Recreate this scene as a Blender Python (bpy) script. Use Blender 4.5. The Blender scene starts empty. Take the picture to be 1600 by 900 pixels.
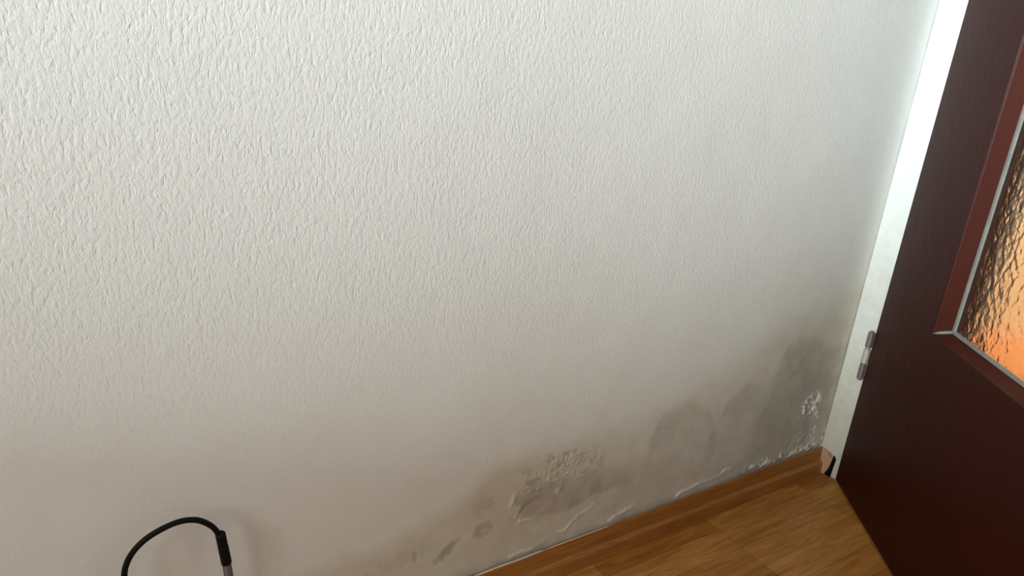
import bpy, bmesh, math, random
import numpy as np
from mathutils import Vector, Matrix
PI = math.pi
C = bpy.context.scene.collection
scn = bpy.context.scene

# ------------------------------------------------------------------ camera
def make_camera():
    f, th, ro, az = 1098.675, 0.3299142, 0.0936476, 0.9726415
    fh = Vector((math.cos(az), math.sin(az), 0)); r = Vector((math.sin(az), -math.cos(az), 0)); up = Vector((0, 0, 1))
    fw = math.cos(th)*fh - math.sin(th)*up; u = math.sin(th)*fh + math.cos(th)*up
    R = math.cos(ro)*r + math.sin(ro)*u; U = -math.sin(ro)*r + math.cos(ro)*u
    cd = bpy.data.cameras.new('camera'); cam = bpy.data.objects.new('camera', cd); C.objects.link(cam)
    cam.matrix_world = Matrix(((R.x, U.x, -fw.x, -1.329127), (R.y, U.y, -fw.y, -0.715224), (R.z, U.z, -fw.z, 0.801888), (0, 0, 0, 1)))
    cd.sensor_width = 36; cd.lens = f*36/1600; cd.clip_start = .01
    scn.camera = cam
make_camera()

# ------------------------------------------------------------------ world, lights, exposure
w = bpy.data.worlds.new('world'); scn.world = w; w.use_nodes = True
bg = w.node_tree.nodes['Background']; bg.inputs[0].default_value = (1.0, .935, .87, 1); bg.inputs[1].default_value = .34
def area(name, loc, rot, sx, sy, power, col, spread=180):
    l = bpy.data.lights.new(name, 'AREA'); l.shape = 'RECTANGLE'; l.size = sx; l.size_y = sy; l.energy = power; l.color = col
    l.spread = math.radians(spread)
    o = bpy.data.objects.new(name, l); C.objects.link(o); o.location = loc; o.rotation_euler = rot
    return o
# daylight coming in through the window of the left wall
WX = -3.0
area('window_daylight', (WX-.20, -1.30, 1.50), (0, -PI/2, 0), 1.05, 1.1, 26, (.90, 1.0, .99))
# added area light outside, set low so the sill shades the foot of the room
area('added_outside_light', (-5.5, -2.0, 1.42), (0, -PI/2, 0), .80, 1.1, 405, (.88, 1.0, .99))
# warm lamp of the hallway behind the door
area('hallway_lamp', (.62, -.35, 2.1), (0, -.74, .15), .3, .3, 25, (1.0, .70, .43), 85)
scn.view_settings.view_transform = 'Standard'; scn.view_settings.look = 'None'
scn.view_settings.exposure = .10; scn.view_settings.gamma = 1; scn.view_settings.use_curve_mapping = False

# ------------------------------------------------------------------ helpers
def tag(o, label=None, cat=None, group=None, kind=None):
    if label: o['label'] = label
    if cat: o['category'] = cat
    if group: o['group'] = group
    if kind: o['kind'] = kind
    return o
def empty(name, loc=(0, 0, 0), rz=0):
    o = bpy.data.objects.new(name, None); C.objects.link(o); o.location = loc; o.rotation_euler = (0, 0, rz); o.empty_display_size = .05
    return o
def link(name, bm, mat, parent=None, smooth=False):
    me = bpy.data.meshes.new(name); bmesh.ops.recalc_face_normals(bm, faces=bm.faces); bm.to_mesh(me); bm.free()
    if smooth:
        for p in me.polygons: p.use_smooth = True
    me.materials.append(mat)
    o = bpy.data.objects.new(name, me); C.objects.link(o)
    if parent: o.parent = parent
    return o
def box(bm, a, b, bev=0):
    vs = [bm.verts.new((x, y, z)) for x in (a[0], b[0]) for y in (a[1], b[1]) for z in (a[2], b[2])]
    fs = [bm.faces.new([vs[i] for i in q]) for q in ((0,1,3,2),(4,6,7,5),(0,4,5,1),(2,3,7,6),(0,2,6,4),(1,5,7,3))]
    if bev:
        es = list({e for f in fs for e in f.edges})
        bmesh.ops.bevel(bm, geom=es, offset=bev, segments=2, affect='EDGES', profile=.5)
def boxo(name, a, b, mat, parent=None, bev=0):
    bm = bmesh.new(); box(bm, a, b, bev); return link(name, bm, mat, parent)
def tube(bm, pts, rad, n=14, cap=True):
    pts = [Vector(p) for p in pts]; rads = rad if isinstance(rad, (list, tuple)) else [rad]*len(pts)
    prev = None; rings = []
    for i, p in enumerate(pts):
        t = (pts[min(i+1, len(pts)-1)] - pts[max(i-1, 0)]).normalized()
        if prev is None:
            a = t.cross(Vector((0, 1, 0)));
            if a.length < .1: a = t.cross(Vector((1, 0, 0)))
        else: a = prev - t*prev.dot(t)
        a.normalize(); prev = a; b = t.cross(a)
        rings.append([bm.verts.new(p + rads[i]*(math.cos(2*PI*k/n)*a + math.sin(2*PI*k/n)*b)) for k in range(n)])
    for A, B in zip(rings, rings[1:]):
        for k in range(n): bm.faces.new((A[k], A[(k+1) % n], B[(k+1) % n], B[k]))
    if cap: bm.faces.new(rings[0][::-1]); bm.faces.new(rings[-1])
def spline(P, n=12):
    P = [Vector(p) for p in P]; Q = [P[0]*2-P[1]] + P + [P[-1]*2-P[-2]]; out = []
    for i in range(1, len(Q)-2):
        a, b, c, d = Q[i-1:i+3]
        for k in range(n):
            t = k/n
            out.append(.5*((2*b) + (c-a)*t + (2*a-5*b+4*c-d)*t*t + (3*b-a-3*c+d)*t**3))
    out.append(P[-1]); return out
def rings_xz(bm, loops, closed=True):
    """loops: (x0,x1,z0,z1,y) rectangles, skinned one to the next"""
    R = [[bm.verts.new((x, y, z)) for x, z in ((x0, z0), (x1, z0), (x1, z1), (x0, z1))] for x0, x1, z0, z1, y in loops]
    pr = list(zip(R, R[1:])) + ([(R[-1], R[0])] if closed else [])
    for A, B in pr:
        for k in range(4): bm.faces.new((A[k], A[(k+1) % 4], B[(k+1) % 4], B[k]))
def extrude_profile(bm, prof, a, b, axis='x'):
    """prof: list of (out, z), out = distance from the wall"""
    def P(o, z, t): return (t, -o, z) if axis == 'x' else (-o, t, z)
    A = [bm.verts.new(P(o, z, a)) for o, z in prof]; B = [bm.verts.new(P(o, z, b)) for o, z in prof]
    n = len(prof)
    for k in range(n): bm.faces.new((A[k], A[(k+1) % n], B[(k+1) % n], B[k]))
    bm.faces.new(A); bm.faces.new(B[::-1])

class NT:
    def __init__(s, name):
        s.m = bpy.data.materials.new(name); s.m.use_nodes = True; s.t = s.m.node_tree; s.b = s.t.nodes['Principled BSDF']
    def n(s, typ, **kw):
        o = s.t.nodes.new(typ)
        for k, v in kw.items():
            if k.startswith('i_'): o.inputs[k[2:].replace('_', ' ')].default_value = v
            else: setattr(o, k, v)
        return o
    def l(s, a, b): s.t.links.new(a, b)
    def set(s, **kw):
        for k, v in kw.items(): s.b.inputs[k.replace('_', ' ')].default_value = v
        return s
    def coords(s, scale=(1, 1, 1), rot=(0, 0, 0), loc=(0, 0, 0), kind='Object'):
        tc = s.n('ShaderNodeTexCoord'); mp = s.n('ShaderNodeMapping'); mp.inputs['Scale'].default_value = scale
        mp.inputs['Rotation'].default_value = rot; mp.inputs['Location'].default_value = loc
        s.l(tc.outputs[kind], mp.inputs[0]); return mp.outputs[0]
    def noise(s, vec, scale, detail=3, rough=.5, dist=0):
        o = s.n('ShaderNodeTexNoise'); o.inputs['Scale'].default_value = scale; o.inputs['Detail'].default_value = detail
        o.inputs['Roughness'].default_value = rough; o.inputs['Distortion'].default_value = dist; s.l(vec, o.inputs['Vector']); return o.outputs['Fac']
    def ramp(s, f, stops):
        o = s.n('ShaderNodeValToRGB'); e = o.color_ramp.elements
        while len(e) < len(stops): e.new(.5)
        for x, (p, c) in zip(e, stops): x.position = p; x.color = (*c, 1) if len(c) == 3 else c
        s.l(f, o.inputs[0]); return o.outputs[0]
    def mix(s, f, a, b, mode='MIX'):
        o = s.n('ShaderNodeMix', data_type='RGBA', blend_type=mode)
        for sock, v in ((o.inputs[0], f), (o.inputs[6], a), (o.inputs[7], b)):
            if hasattr(v, 'links'): s.l(v, sock)
            else: sock.default_value = v if not isinstance(v, tuple) or len(v) == 4 else (*v, 1)
        return o.outputs[2]
    def math(s, op, a, b=0., clamp=False):
        o = s.n('ShaderNodeMath', operation=op); o.use_clamp = clamp
        for sock, v in ((o.inputs[0], a), (o.inputs[1], b)):
            if hasattr(v, 'links'): s.l(v, sock)
            else: sock.default_value = v
        return o.outputs[0]
    def bump(s, h, dist, strength=1., normal=None):
        o = s.n('ShaderNodeBump'); o.inputs['Distance'].default_value = dist
        if hasattr(strength, 'links'): s.l(strength, o.inputs['Strength'])
        else: o.inputs['Strength'].default_value = strength
        s.l(h, o.inputs['Height'])
        if normal: s.l(normal, o.inputs['Normal'])
        s.l(o.outputs[0], s.b.inputs['Normal']); return o.outputs[0]

# ------------------------------------------------------------------ materials
def plain(name, col, rough=.5, metal=0, bump=None, var=0.):
    m = NT(name); m.set(Base_Color=(*col, 1), Roughness=rough, Metallic=metal)
    v = m.coords()
    nz = m.noise(v, 35, 4)
    if var: m.l(m.mix(nz, tuple(c*(1-var) for c in col), tuple(min(1, c*(1+var)) for c in col)), m.b.inputs['Base Color'])
    if bump: m.bump(m.noise(v, bump[0], 3), bump[1])
    return m.m

def wallpaper():
    m = NT('damp_textured_wallpaper'); m.set(Roughness=.75); m.b.inputs['Specular IOR Level'].default_value = .25
    att = m.n('ShaderNodeAttribute', attribute_name='stain'); sp = m.n('ShaderNodeSeparateColor'); m.l(att.outputs['Color'], sp.inputs[0])
    at2 = m.n('ShaderNodeAttribute', attribute_name='relief'); sp2 = m.n('ShaderNodeSeparateColor'); m.l(at2.outputs['Color'], sp2.inputs[0])
    v = m.coords()
    big = m.noise(v, 6, 4, .6)
    base = m.mix(big, (.825, .825, .812), (.86, .86, .848))
    c = m.mix(sp.outputs[1], base, (.66, .585, .475))                # tan tide stain
    c = m.mix(sp.outputs[0], c, m.mix(m.ramp(m.noise(v, 13, 3, .55), [(.40, (0, 0, 0)), (.62, (1, 1, 1))]), (.31, .240, .185), (.28, .265, .205)))                  # damp patch
    c = m.mix(sp.outputs[2], c, (.25, .24, .185))                   # mould
    c = m.mix(sp2.outputs[0], c, (.86, .83, .76))                   # salt crust
    m.l(c, m.b.inputs['Base Color'])
    # embossed, vertically drawn fibres
    v1 = m.coords((1, 1, .38)); v2 = m.coords((1, 1, .55), (0, .22, 0))
    warp = m.n('ShaderNodeTexNoise'); warp.inputs['Scale'].default_value = 18; m.l(v, warp.inputs['Vector'])
    wv = m.n('ShaderNodeVectorMath', operation='MULTIPLY_ADD'); m.l(warp.outputs['Color'], wv.inputs[0]); wv.inputs[1].default_value = (.012, .012, .012); m.l(v1, wv.inputs[2])
    n1 = m.noise(wv.outputs[0], 290, 3, .6, .4)
    n2 = m.noise(v2, 210, 2, .5, .5)
    r1 = m.math('ABSOLUTE', m.math('SUBTRACT', n1, .5)); r1 = m.math('SUBTRACT', 1., m.math('MULTIPLY', r1, 3.2), True)
    h = m.math('ADD', m.math('MULTIPLY', n1, 1.0), m.math('MULTIPLY', n2, .8))
    h = m.math('ADD', h, m.math('MULTIPLY', r1, .28))
    h = m.math('MULTIPLY', h, sp2.outputs[1])
    b1 = m.bump(h, .0008)
    h2 = m.math('MULTIPLY', m.noise(v, 230, 3, .6), sp2.outputs[2])
    o = m.n('ShaderNodeBump'); o.inputs['Distance'].default_value = .004; m.l(h2, o.inputs['Height']); m.l(b1, o.inputs['Normal']); m.l(o.outputs[0], m.b.inputs['Normal'])
    return m.m
M_wall = wallpaper()

def white_paint():
    m = NT('white_gloss_paint'); m.set(Roughness=.4)
    v = m.coords(); m.l(m.mix(m.noise(v, 9, 5, .6), (.84, .86, .84), (.78, .79, .75)), m.b.inputs['Base Color'])
    m.bump(m.noise(v, 60, 3), .0012); return m.m
M_white = white_paint()
def dirty_white():
    m = NT('aged_white_paint'); m.set(Roughness=.5)
    g = m.coords(); z = m.n('ShaderNodeSeparateXYZ'); m.l(g, z.inputs[0])
    nz = m.noise(g, 40, 5, .65)
    grime = m.math('MULTIPLY', m.math('SUBTRACT', m.math('ADD', m.math('MULTIPLY', nz, .5), .30), z.outputs[2]), 2.2, True)
    spots = m.ramp(m.noise(g, 160, 3, .7), [(.62, (0, 0, 0)), (.72, (1, 1, 1))])
    c = m.mix(grime, (.76, .79, .775), (.58, .555, .47)); c = m.mix(m.math('MULTIPLY', m.math('MULTIPLY', spots, grime), .35), c, (.35, .33, .25))
    m.l(c, m.b.inputs['Base Color']); m.bump(nz, .002); return m.m
M_frame = dirty_white()

def wood_door(name, a, b, rough, spec=.5):
    m = NT(name); m.set(Roughness=rough); m.b.inputs['Specular IOR Level'].default_value = spec
    v = m.coords((14, 14, .9)); f = m.noise(v, 6, 5, .6, .6)
    m.l(m.mix(f, a, b), m.b.inputs['Base Color'])
    v2 = m.coords(); m.bump(m.noise(v2, 55, 4, .6), .0007)
    return m.m
M_door = wood_door('brown_door_varnish', (.023, .0022, .0012), (.034, .0038, .0022), .45, .22)
M_reveal = wood_door('red_brown_reveal_varnish', (.042, .006, .0025), (.070, .011, .0045), .5, .2)

def laminate():
    m = NT('oak_strip_laminate'); m.set(Roughness=.42); m.b.inputs['Specular IOR Level'].default_value = .35
    v = m.coords()
    br = m.n('ShaderNodeTexBrick'); br.offset = .37; br.offset_frequency = 1; br.squash = 1
    for k, x in (('Scale', 1.), ('Mortar Size', .00035), ('Mortar Smooth', .3), ('Brick Width', .27), ('Row Height', .052), ('Bias', 0.)): br.inputs[k].default_value = x
    br.inputs['Color1'].default_value = (0, 0, 0, 1); br.inputs['Color2'].default_value = (1, 1, 1, 1); br.inputs['Mortar'].default_value = (.25, .25, .25, 1)
    m.l(v, br.inputs['Vector'])
    bw = m.n('ShaderNodeRGBToBW'); m.l(br.outputs['Color'], bw.inputs[0])
    gv = m.coords((1.5, 17, 1)); g = m.noise(gv, 5, 7, .64, 1.1)
    t = m.math('ADD', m.math('MULTIPLY', bw.outputs[0], .26), m.math('MULTIPLY', g, .95))
    c = m.ramp(t, [(.28, (.22, .070, .011)), (.55, (.40, .150, .026)), (.84, (.60, .285, .070))])
    kn = m.ramp(m.noise(m.coords((3, 9, 1)), 8, 3, .5, 1.), [(.66, (0, 0, 0)), (.74, (1, 1, 1))])
    c = m.mix(m.math('MULTIPLY', kn, .3), c, (.17, .055, .012))
    c = m.mix(br.outputs['Fac'], c, (.16, .06, .015))
    m.l(c, m.b.inputs['Base Color']); m.bump(g, .0006); return m.m
M_floor = laminate()
def skirt_mat():
    m = NT('oak_print_skirting'); m.set(Roughness=.4)
    g = m.noise(m.coords((2.5, 40, 40)), 5, 5, .6, .8)
    m.l(m.ramp(g, [(.25, (.26, .088, .014)), (.75, (.50, .205, .050))]), m.b.inputs['Base Color']); return m.m
M_skirt = skirt_mat()
M_raw = plain('raw_skirting_end', (.52, .30, .19), .7, var=.15)
M_pale = plain('pale_edge', (.80, .68, .55), .6)
M_putty = plain('grey_putty', (.20, .21, .19), .6, bump=(120, .0012), var=.35)
M_hinge = plain('worn_steel', (.30, .25, .25), .4, .7, var=.3)
M_hinge2 = plain('light_worn_steel', (.62, .56, .50), .45, .4, var=.15)
M_black = plain('black_rubber', (.002, .0015, .0015), .6); M_black.node_tree.nodes['Principled BSDF'].inputs['Specular IOR Level'].default_value = .2
M_rod = plain('brown_rod_varnish', (.105, .068, .038), .5, var=.2)
M_dark = plain('dark_brown_wood', (.045, .034, .030), .5, var=.3)
M_hall = plain('cream_hall_wall', (.74, .66, .46), .8, bump=(40, .002))
M_hfloor = plain('orange_hall_floor', (.52, .25, .11), .5, var=.2)
M_brass = plain('brass', (.6, .42, .2), .3, .9)
def glass():
    m = NT('hammered_glass'); m.set(Base_Color=(1, .97, .92, 1), Roughness=.07, IOR=1.45); m.b.inputs['Transmission Weight'].default_value = 1
    v = m.coords()
    wn = m.n('ShaderNodeTexNoise'); wn.inputs['Scale'].default_value = 30; m.l(v, wn.inputs['Vector'])
    wv = m.n('ShaderNodeVectorMath', operation='MULTIPLY_ADD'); m.l(wn.outputs['Color'], wv.inputs[0]); wv.inputs[1].default_value = (.02, .02, .02); m.l(v, wv.inputs[2])
    vo = m.n('ShaderNodeTexVoronoi', feature='SMOOTH_F1'); vo.inputs['Scale'].default_value = 62; vo.inputs['Smoothness'].default_value = .35; m.l(wv.outputs[0], vo.inputs['Vector'])
    m.bump(m.math('ADD', vo.outputs['Distance'], m.math('MULTIPLY', m.noise(v, 120, 2), .5)), .0005); return m.m
M_glass = glass()

# ------------------------------------------------------------------ noise in numpy, for the relief of the damp wall
rng = np.random.RandomState(7); LAT = rng.rand(256, 256)
def vnoise(x, y):
    xi = np.floor(x).astype(int); yi = np.floor(y).astype(int); fx = x-xi; fy = y-yi
    fx = fx*fx*(3-2*fx); fy = fy*fy*(3-2*fy); g = lambda a, b: LAT[a % 256, b % 256]
    return (g(xi, yi)*(1-fx)+g(xi+1, yi)*fx)*(1-fy) + (g(xi, yi+1)*(1-fx)+g(xi+1, yi+1)*fx)*fy
def fbm(x, y, s, o=4, seed=0, gain=.5):
    r = 0; a = 1; t = 0
    for k in range(o):
        r = r + a*vnoise(x*s+17.3*k+seed*31.7, y*s+9.1*k+seed*13.1); t += a; a *= gain; s *= 2.03
    return r/t
def sstep(a, b, v):
    t = np.clip((v-a)/(b-a), 0, 1); return t*t*(3-2*t)

# ------------------------------------------------------------------ wall_back: the stained wall (plane y = 0)
def build_wall():
    def axis(parts):
        out = []
        for a, b, s in parts: out += list(np.arange(a, b-1e-6, s))
        out.append(parts[-1][1]); return np.array(out)
    xs = axis([(WX, -1.7, .1), (-1.7, -1.15, .004), (-1.15, -.012, .002), (-.012, .0, .0015)])
    zs = axis([(0, .30, .0018), (.30, .5, .003), (.5, 1.2, .008), (1.2, 2.5, .1)])
    X, Z = np.meshgrid(xs, zs)
    wx = X + .030*(fbm(X, Z, 22, 4, 1)-.5); wz = Z + .030*(fbm(X, Z, 22, 4, 2)-.5)
    fine = fbm(X, Z, 160, 3, 3); mid = fbm(X, Z, 45, 4, 4)
    # --- tide lines (x, z) of the successive stains
    tan_l = [(-1.7, .10), (-1.2, .125), (-1.112, .150), (-1.044, .154), (-.972, .166), (-.894, .188), (-.834, .222), (-.758, .246), (-.632, .238), (-.55, .242), (-.483, .268), (-.395, .295), (-.318, .32), (-.23, .380), (-.118, .40), (0, .42)]
    damp_l = [(-.845, .0), (-.821, .10), (-.804, .146), (-.79, .175), (-.726, .185), (-.646, .162), (-.561, .15), (-.54, .187), (-.515, .236), (-.449, .250), (-.391, .214), (-.362, .175), (-.355, .236), (-.311, .262), (-.249, .240), (-.223, .271), (-.204, .325), (-.155, .33), (-.085, .30), (0, .30)]
    heavy_l = [(-.50, -.02), (-.33, .03), (-.28, .070), (-.258, .114), (-.235, .192), (-.219, .250), (-.189, .312), (-.129, .285), (-.05, .24), (0, .21)]
    f = lambda L, x: np.interp(x, [p[0] for p in L], [p[1] for p in L])
    soft = .022 + .03*sstep(-.8, -.5, X)
    tan = sstep(-soft, soft, f(tan_l, wx) - wz)*(.60-.15*sstep(-.8, -.5, X)) + .50*sstep(-.40, .10, f(tan_l, wx)-wz)
    tan *= (.62 + .45*mid)
    d = f(damp_l, wx) - wz
    damp = sstep(-.018, .022, d)
    damp *= np.where(X < -.52, .25, .22 + .06*sstep(-.5, -.3, X)) * (.45+.9*mid) * (1.15-.35*sstep(.02, .09, d))
    rim = np.exp(-((d-.006)/.010)**2)*.10*(X > -.56)*(fine*1.6)
    hd = sstep(-.035, .045, f(heavy_l, wx)-wz)*.20*(.65+.7*mid)
    halo = np.exp(-((X+.13)/.17)**2 - ((Z-.24)/.22)**2)*.18
    low_clean = sstep(.100, .078, wz + .10*np.clip(-X-.56, -1, 0)*0) * sstep(-.30, -.42, X)      # the pale band above the skirting
    damp = damp*(1-.75*low_clean) + rim + hd*(1-damp*.3) + halo
    yspot = np.exp(-((X+.825)/.014)**2 - ((Z-.19)/.028)**2)
    tan = tan + .35*np.exp(-((X+.82)/.035)**2-((Z-.16)/.07)**2)
    # small moulds
    def blob(x, z, a, b, rot=0, ns=.5, p=2):
        dx = X-x; dz = Z-z; c, s = math.cos(rot), math.sin(rot)
        r = ((dx*c+dz*s)/a)**2 + ((-dx*s+dz*c)/b)**2
        return np.clip(1.2-r-ns*2*(fine-.5)*1.4-ns*(mid-.5)*2, 0, 1)
    mold = .45*blob(-.853, .130, .016, .015)*(1-.8*np.exp(-((X+.850)/.006)**2-((Z-.128)/.006)**2))
    mold += .55*blob(-.912, .114, .024, .0075, .72, .8) + .22*blob(-.86, .175, .026, .02, 0, .9)
    mold += .16*blob(-.985, .125, .05, .016, .1, 1.0) + .30*blob(-.962, .121, .004, .010, 0, .8)
    mold += .50*blob(-.745, .200, .060, .030, .1, 1.2)*sstep(.45, .7, fbm(X, Z, 90, 3, 9)) + .22*blob(-.67, .200, .040, .028, -.3, 1.2)*sstep(.45, .65, fbm(X, Z, 90, 3, 8))
    mold += .14*blob(-.50, .215, .03, .04, 0, 1.0)+.12*blob(-.375, .20, .012, .05, 0, .8)
    mold += .30*sstep(.012, .0, Z-.060)*sstep(.35, .6, fbm(X, Z, 30, 3, 12))*(X > -.9)*.7
    # worm-like ridges of lifted plaster
    def ridges(s, seed, w): return np.clip(1 - np.abs(fbm(X, Z, s, 3, seed)-.5)/w, 0, 1)**1.5
    region = lambda x, z, a, b, rot=0: np.clip(1.6*(1 - (((X-x)*math.cos(rot)+(Z-z)*math.sin(rot))/a)**2 - ((-(X-x)*math.sin(rot)+(Z-z)*math.cos(rot))/b)**2), 0, 1)
    Rg = np.zeros_like(X); crust = np.zeros_like(X)
    flat = sstep(0, .007, wz-f([(-.80, .128), (-.765, .118), (-.70, .113), (-.64, .118), (-.58, .128)], wx))*sstep(-.012, .012, f([(-.80, .165), (-.75, .168), (-.70, .176), (-.62, .168), (-.56, .16)], wx)-wz)*sstep(-.806, -.796, wx)*sstep(-.55, -.62, X)
    damp = damp + .26*flat*(.7+.6*mid)
    cream = sstep(.004, -.004, wz-f([(-.80, .128), (-.765, .118), (-.70, .113), (-.64, .118), (-.58, .128)], wx))*sstep(-.86, -.82, X)*sstep(-.54, -.62, X)
    damp = damp*(1-.7*cream)
    rid = ridges(95, 21, .04)
    a1 = np.maximum(region(-.745, .195, .062, .038, .1), region(-.675, .198, .05, .034, -.2)); Rg += a1**1.5*rid*(.1+1.0*sstep(.35, .65, fbm(X, Z, 40, 2, 70)))
    Rg += .5*region(-.86, .165, .03, .05)*rid
    # peel edge
    def path(P, wd, jit=.004):
        dist = np.full_like(X, 9.)
        jx = X + jit*2*(fbm(X, Z, 150, 2, 31)-.5); jz = Z + jit*2*(fbm(X, Z, 150, 2, 32)-.5)
        for (x0, z0), (x1, z1) in zip(P, P[1:]):
            dx, dz = x1-x0, z1-z0; t = np.clip(((jx-x0)*dx+(jz-z0)*dz)/(dx*dx+dz*dz), 0, 1)
            dist = np.minimum(dist, np.hypot(jx-x0-t*dx, jz-z0-t*dz))
        return np.exp(-(dist/wd)**2)
    pe = path([(-.806, .172), (-.803, .155), (-.792, .148), (-.796, .138), (-.788, .127), (-.765, .118)], .0035)
    pe2 = path([(-.742, .186), (-.715, .172), (-.722, .155), (-.708, .146)], .003)
    brk = .35+.6*sstep(.35, .65, fbm(X, Z, 60, 3, 77)); pe3 = path([(-.705, .075), (-.69, .080), (-.676, .094), (-.655, .099), (-.64, .108)], .0028)
    pe4 = path([(-.70, .215), (-.68, .205), (-.66, .204), (-.645, .195)], .0028)
    pe5 = path([(-.60, .064), (-.585, .066), (-.565, .071), (-.55, .074)], .0035)
    pe6 = path([(-.80, .062), (-.76, .064), (-.735, .068)], .003)
    pe7 = path([(-.44, .064), (-.40, .070), (-.36, .071), (-.33, .073), (-.315, .083), (-.30, .077)], .0035)
    pe8 = path([(-.42, .10), (-.40, .095), (-.385, .102)], .003)
    Rg += brk*(pe*1.2 + pe2*.8 + pe3*1.1 + pe4*.7 + pe5*1.5 + pe6*.9 + pe7*1.4 + pe8*.4) - .8*region(-.765, .140, .035, .018, .15)
    crust += brk*(.25*pe + .25*pe2 + .30*pe3 + .2*pe4 + .60*pe5 + .3*pe6 + .55*pe7 + .2*pe8)
    speck = sstep(.47, .60, fbm(X, Z, 120, 3, 41, .6)); speck2 = sstep(.52, .70, fbm(X, Z, 200, 2, 42))
    cl = region(-.084, .170, .040, .028, .5); tr = path([(-.066, .160), (-.050, .130), (-.052, .105), (-.045, .085), (-.06, .070)], .009, .008)
    cr = cl*speck*1.2 + tr*speck*.7
    band = np.exp(-((Z-.064)/.009)**2)*sstep(-.30, -.20, X)*sstep(.0, -.01, X)
    band2 = np.exp(-((Z-.080)/.020)**2)*sstep(-.17, -.08, X)
    cr += band*speck*.95 + band2*speck2*.5 + .9*np.exp(-((X+.234)/.008)**2-((Z-.066)/.004)**2)
    cr = np.clip(cr, 0, 1)
    Rg += cr*1.5; crust += cr*.80 + .10*a1*rid
    # a few bumps under the paint
    for bx, bz, br in ((-1.292, .403, .0027), (-1.251, .483, .0028), (-1.24, .430, .002), (-.86, .25, .002), (-1.0, .21, .002)):
        Rg += .6*np.exp(-((X-bx)**2+(Z-bz)**2)/br**2)
    Rg += .5*np.exp(-(X/.012)**2)*(fbm(X, Z, 25, 3, 50))                # caulked corner
    H = Rg*.0020 + .0022*(fbm(X, Z, 7, 3, 51)-.5)
    damp = .86*np.clip(damp, 0, 1)*(1-.6*np.clip(pe+pe3, 0, 1))
    mold = np.clip(mold, 0, 1); tan = np.clip(tan, 0, 1)
    tline = .40 + .07*(-X-.5) + .03*(fbm(X, Z, 6, 3, 60)-.5)
    amp = .16 + .84*sstep(-.12, .14, Z-tline) ; amp *= (1 - .35*sstep(-.50, -.05, X))
    amp *= .70 + .45*sstep(-.6, -1.1, X)
    rough = .12 + .5*np.clip(damp, 0, 1)*.4 + .32*a1 + .5*band
    verts = np.stack([X.ravel(), -H.ravel(), Z.ravel()], 1)
    nx, nz = len(xs), len(zs)
    i = (np.arange(nz-1)[:, None]*nx + np.arange(nx-1)[None, :]).ravel()
    quads = np.stack([i, i+1, i+nx+1, i+nx], 1)
    # close the back so that the wall is a real slab, 0.15 m deep
    base = len(verts)
    verts = np.vstack([verts, [(xs[0], .15, 0), (xs[-1], .15, 0), (xs[-1], .15, 2.5), (xs[0], .15, 2.5)]])
    me = bpy.data.meshes.new('wall_back')
    nq = len(quads); nf = nq + 1
    me.vertices.add(len(verts)); me.vertices.foreach_set('co', verts.ravel())
    loops = np.concatenate([quads.ravel(), [base+3, base+2, base+1, base]])
    me.loops.add(len(loops)); me.loops.foreach_set('vertex_index', loops)
    me.polygons.add(nf); me.polygons.foreach_set('loop_start', np.arange(nf)*4)
    me.polygons.foreach_set('use_smooth', np.ones(nf, bool))
    me.update(calc_edges=True)
    for nm, ch in (('stain', (damp, tan+yspot*.3, mold)), ('relief', (np.clip(crust, 0, 1), amp, rough))):
        at = me.attributes.new(nm, 'FLOAT_COLOR', 'POINT')
        arr = np.zeros((len(verts), 4), np.float32); arr[:, 3] = 1
        for k in range(3): arr[:base, k] = np.clip(ch[k].ravel(), 0, 1)
        at.data.foreach_set('color', arr.ravel())
    me.materials.append(M_wall)
    o = bpy.data.objects.new('wall_back', me); C.objects.link(o)
    tag(o, 'white textured wall with damp stains and peeling plaster above the skirting', 'wall', kind='structure')
build_wall()

def struct(o, label, cat): return tag(o, label, cat, kind='structure')
# floor of the room (runs on under the door)
struct(boxo('floor', (WX, -3.2, -.05), (.0, .0, 0), M_floor), 'warm brown oak strip laminate floor', 'floor')
# right wall: door opening y -0.060 .. -0.915
DY0, DY1, DZ = -.062, -.925, 2.03
bm = bmesh.new(); box(bm, (.004, -.012, 0), (.12, .15, 2.5)); box(bm, (.004, -3.2, 0), (.12, DY1-.05, 2.5)); box(bm, (.004, DY1-.05, DZ+.05), (.12, -.012, 2.5))
struct(link('wall_right', bm, M_white), 'white wall holding the doorway on the right', 'wall')
# left wall with the window
WY0, WY1, WZ0, WZ1 = -1.9, -.70, .92, 2.1
bm = bmesh.new(); box(bm, (WX-.2, -3.2, 0), (WX, .15, WZ0)); box(bm, (WX-.2, -3.2, WZ1), (WX, .15, 2.5)); box(bm, (WX-.2, -3.2, WZ0), (WX, WY0, WZ1)); box(bm, (WX-.2, WY1, WZ0), (WX, .15, WZ1))
struct(link('wall_left', bm, M_white), 'white wall with the window, left of the view', 'wall')
wr = struct(empty('window_1', (WX-.12, (WY0+WY1)/2, WZ0)), 'white framed window in the left wall', 'window')
wd, wh = (WY1-WY0)/2, WZ1-WZ0
bm = bmesh.new(); box(bm, (-.03, -wd, 0), (.03, -wd+.05, wh)); box(bm, (-.03, wd-.05, 0), (.03, wd, wh)); box(bm, (-.03, -wd+.05, 0), (.03, wd-.05, .05)); box(bm, (-.03, -wd+.05, wh-.05), (.03, wd-.05, wh))
link('window_frame', bm, M_white, wr)
boxo('window_sill', (-.06, -wd-.03, -.03), (.20, wd+.03, 0), M_white, wr)

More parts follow.
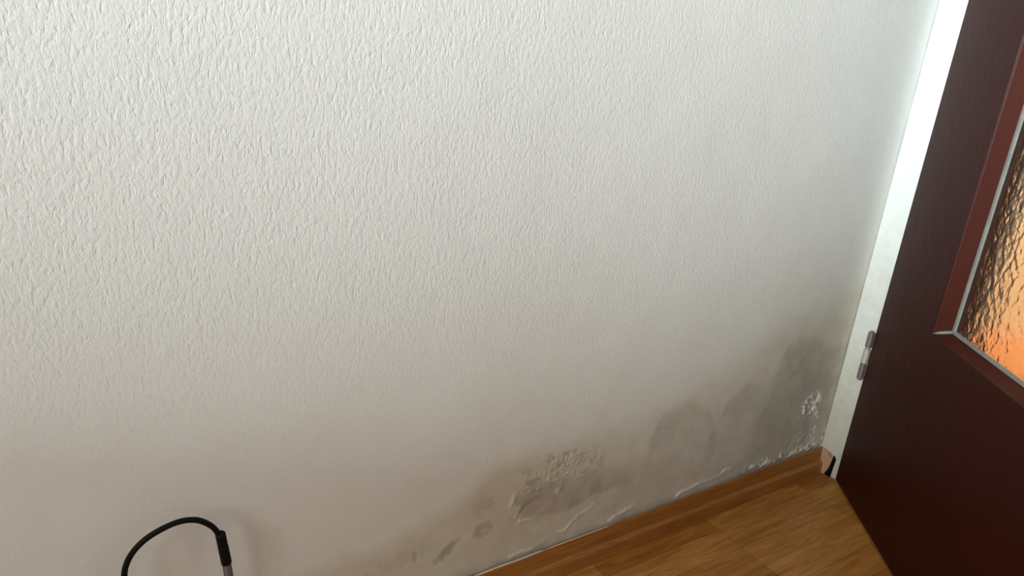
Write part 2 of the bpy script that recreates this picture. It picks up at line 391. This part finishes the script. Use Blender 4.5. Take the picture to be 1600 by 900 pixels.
# door frame (white) against the corner
bm = bmesh.new()
for a, b in (((-.008, DY0, 0), (.004, -.0012, DZ+.06)), ((-.008, DY1-.06, 0), (.004, DY1, DZ+.06)), ((-.008, DY1, DZ), (.004, DY0, DZ+.06))): box(bm, a, b, .002)
for a, b in (((.004, DY0, 0), (.13, DY0+.02, DZ)), ((.004, DY1-.02, 0), (.13, DY1, DZ)), ((.004, DY1, DZ), (.13, DY0, DZ+.02))): box(bm, a, b)
for a, b in (((.045, DY0-.014, 0), (.13, DY0, DZ-.014)), ((.045, DY1, 0), (.13, DY1+.014, DZ-.014)), ((.045, DY1, DZ-.014), (.13, DY0, DZ))): box(bm, a, b)
struct(link('trim_1', bm, M_frame), 'white painted door frame squeezed into the wall corner', 'door frame')

# skirtings
prof = [(.0035, 0), (.0035, .055), (.0055, .0570), (.0075, .0560), (.0085, .050), (.0095, .036), (.0098, .0280), (.0138, .0255), (.0166, .0238), (.0172, .018), (.0178, .008), (.0182, 0)]
bm = bmesh.new(); extrude_profile(bm, prof, WX, -.0125, 'x')
sk = struct(link('baseboard_back', bm, M_skirt), 'oak coloured skirting board along the stained wall', 'skirting board')
bm = bmesh.new(); tube(bm, [(x, -.0062, .0566 + .0004*math.sin(x*90)) for x in np.linspace(-.865, -.735, 14)], [.0003]+[.0013]*12+[.0003], 8)  # pale strip along part of the skirting top
tag(link('pale_top_edge', bm, M_pale, sk, True), 'pale strip on the top edge')
bm = bmesh.new(); tube(bm, [(x, -.0062, .0567) for x in np.linspace(-.735, -.60, 14)], [.0003]+[.0008]*12+[.0003], 8)
tag(link('pale_top_edge', bm, M_pale, sk, True), 'thin pale strip on the top edge')
# short return piece, cut end showing the raw core
def slab(name, pts, x0, x1, mat, parent=None, bev=.0008):
    bm = bmesh.new(); A = [bm.verts.new((x0, y, z)) for y, z in pts]; B = [bm.verts.new((x1, y, z)) for y, z in pts]; n = len(pts)
    for k in range(n): bm.faces.new((A[k], A[(k+1) % n], B[(k+1) % n], B[k]))
    bm.faces.new(A); bm.faces.new(B[::-1]); bmesh.ops.bevel(bm, geom=list(bm.edges), offset=bev, segments=2, affect='EDGES')
    return link(name, bm, mat, parent)
rt = struct(slab('baseboard_right', [(-.002, 0), (-.024, 0), (-.031, .020), (-.034, .044), (-.028, .053), (-.004, .056), (-.002, .056)], -.0125, -.0085, M_raw), 'short raw brown end piece of skirting in the corner beside the door frame', 'skirting board')
tag(slab('gap_shade', [(-.0245, 0), (-.038, 0), (-.0405, .045), (-.034, .0515), (-.0345, .044), (-.0315, .020)], -.0105, -.0082, M_black, rt, .0004), 'black sliver painting the shade of the gap beside the cut end')  # black sliver in place of the shade inside the open gap
tag(slab('paint_chip', [(-.018, .0535), (-.031, .049), (-.030, .0445), (-.0255, .0475)], -.0135, -.0125, M_putty, rt, .0003), 'chip of pale grey paint')

# ------------------------------------------------------------------ the door, swung into the room
DA = -2.2304933
door = struct(empty('door_1', (-.0162, -.0529, .006), DA), 'dark red-brown door with hammered glass panel, standing ajar', 'door')
LW, LH, T = .84, 2.0, .042
O = (.186, LW-.186, .408, 1.86)
def rect(r, d, y): return (r[0]-d, r[1]+d, r[2]-d, r[3]+d, y)
OUT = (0, LW, 0, LH)
bm = bmesh.new()
rings_xz(bm, [rect(O, 0, T), rect(O, 0, .0012), rect(O, .0004, .0004), rect(O, .0012, 0), rect(OUT, -.002, 0), rect(OUT, 0, .002), (0, LW, 0, LH, .015), (.013, LW-.013, 0, LH-.013, .015), (.013, LW-.013, 0, LH-.013, T)])
link('door_leaf', bm, M_door, door)
bm = bmesh.new()
rings_xz(bm, [rect(O, 0, .002), rect(O, -.001, .0035), rect(O, -.007, .026), rect(O, -.009, .029), rect(O, -.009, .0345), rect(O, -.004, T+.004), rect(O, 0, T+.004)])
tag(link('glazing_frame', bm, M_reveal, door), 'redder brown recessed glazing frame')
I = (O[0]+.009, O[1]-.009, O[2]+.009, O[3]-.009)
boxo('glass_pane', (I[0], .0305, I[2]), (I[1], .0345, I[3]), M_glass, door)
bm = bmesh.new()
rings_xz(bm, [rect(I, .0015, .0265), rect(I, -.0022, .0275), rect(I, -.0035, .0304), rect(I, .0015, .0304)])
tag(link('glazing_putty', bm, M_putty, door), 'uneven grey putty line around the glass')
bm = bmesh.new(); tube(bm, [(O[0]-.002, .001, O[2]-.001), (O[0]+.004, .010, O[2]+.004), (O[0]+.008, .022, O[2]+.008), (O[0]+.010, .0275, O[2]+.010)], [.0012, .0028, .003, .0028], 8)
link('glazing_putty', bm, M_putty, door, True)
# handle on the free edge (outside the photograph)
hd = boxo('handle', (LW-.075, -.006, .93), (LW-.04, 0, 1.13), M_brass, door, .002)
bm = bmesh.new(); tube(bm, spline([(LW-.057, -.004, 1.05), (LW-.057, -.05, 1.05), (LW-.075, -.058, 1.05), (LW-.18, -.056, 1.045)]), .009)
link('lever', bm, M_brass, hd, True)
# hinges: three barrels on a pin
Rz = Matrix.Rotation(-DA, 4, 'Z')
def hinge(z0):
    ax = Rz @ Vector((-.0125+.0162, -.0445+.0529, 0)); ax = Vector((ax.x, ax.y, z0))
    bm = bmesh.new(); tube(bm, [ax+Vector((0, 0, -.002)), ax+Vector((0, 0, .103))], .0036, 12)
    fb = Rz @ Vector((.0, .006, 0)); h = link('hinge', bm, M_hinge, door, True)
    for a, b, m, r in ((.0, .033, M_hinge, .0062), (.0345, .065, M_hinge2, .0066), (.069, .101, M_hinge, .0064)):
        bm = bmesh.new(); n = 6
        tube(bm, [ax+Vector((0, 0, a)), ax+Vector((0, 0, a+.001)), ax+Vector((0, 0, b-.001)), ax+Vector((0, 0, b))], [r*.85, r, r, r*.85], 20)
        k = link('knuckle', bm, m, h, False)
        if m is M_hinge2: k['label'] = 'paler middle hinge barrel'
hinge(.230); hinge(1.70)

# ------------------------------------------------------------------ hallway seen through the glass
struct(boxo('floor', (.0, -1.6, -.05), (1.55, .55, 0), M_hfloor), 'orange lit hallway floor behind the glass', 'floor')
struct(boxo('wall_hallway', (1.45, -1.6, 0), (1.55, .55, 2.5), M_hall), 'cream hallway wall lit warm behind the glass', 'wall')
struct(boxo('wall_hallway_side', (.12, .45, 0), (1.45, .55, 2.5), M_hall), 'cream side wall of the hallway', 'wall')
wb = tag(empty('added_dark_cupboard', (.52, .012, 0)), 'added narrow dark brown cupboard, making the dark band behind the left edge of the door glass', 'cupboard')  # invented cupboard, placed to darken the left edge of the glass
boxo('body', (0, 0, .04), (.10, .436, 1.95), M_dark, wb, .003)
boxo('plinth', (.02, .02, 0), (.09, .436, .04), M_dark, wb)
boxo('top_board', (-.01, -.01, 1.95), (.11, .436, 1.975), M_dark, wb, .003)
d_ = boxo('door', (.003, -.018, .06), (.097, -.001, 1.93), M_dark, wb, .002)
bm = bmesh.new(); tube(bm, [(.08, -.018, 1.0), (.08, -.03, 1.0), (.08, -.034, 1.0)], [.006, .008, .004]); link('knob', bm, M_brass, d_, True)

# ------------------------------------------------------------------ black cord on a brown rod
cb = tag(empty('cord', (-1.2, -.03, 0)), 'thin black cord looping out of a black sleeve on a brown rod, at bottom left', 'cord')
o0 = Vector((1.2, .03, 0))
P = [(-1.300, -.055, .004), (-1.312, -.040, .06), (-1.314, -.032, .16), (-1.3110, -.03, .235), (-1.3060, -.03, .268), (-1.2888, -.03, .2895), (-1.2612, -.03, .3005), (-1.2400, -.03, .2985), (-1.2243, -.03, .2855), (-1.2160, -.03, .2690), (-1.2140, -.03, .262)]
bm = bmesh.new(); tube(bm, [p+o0 for p in spline(P)], .0031); link('cable', bm, M_black, cb, True)
a, b = Vector((-1.2158, -.03, .2735)), Vector((-1.2107, -.03, .2310)); d = (b-a)
bm = bmesh.new(); tube(bm, [a+o0, a+d*.04+o0, a+d*.36+o0, a+d*.38+o0, a+d*.42+o0, a+d*.44+o0, a+d*.98+o0, b+o0], [.0042, .0054, .0054, .0048, .0048, .0056, .0056, .0050], 18)
link('sleeve', bm, M_black, cb, False)
bm = bmesh.new(); tube(bm, [a+d*.95+o0, Vector((-1.190, -.030, .0))+o0], .0047, 18); tag(link('rod', bm, M_rod, cb, True), 'brown rod below the sleeve')
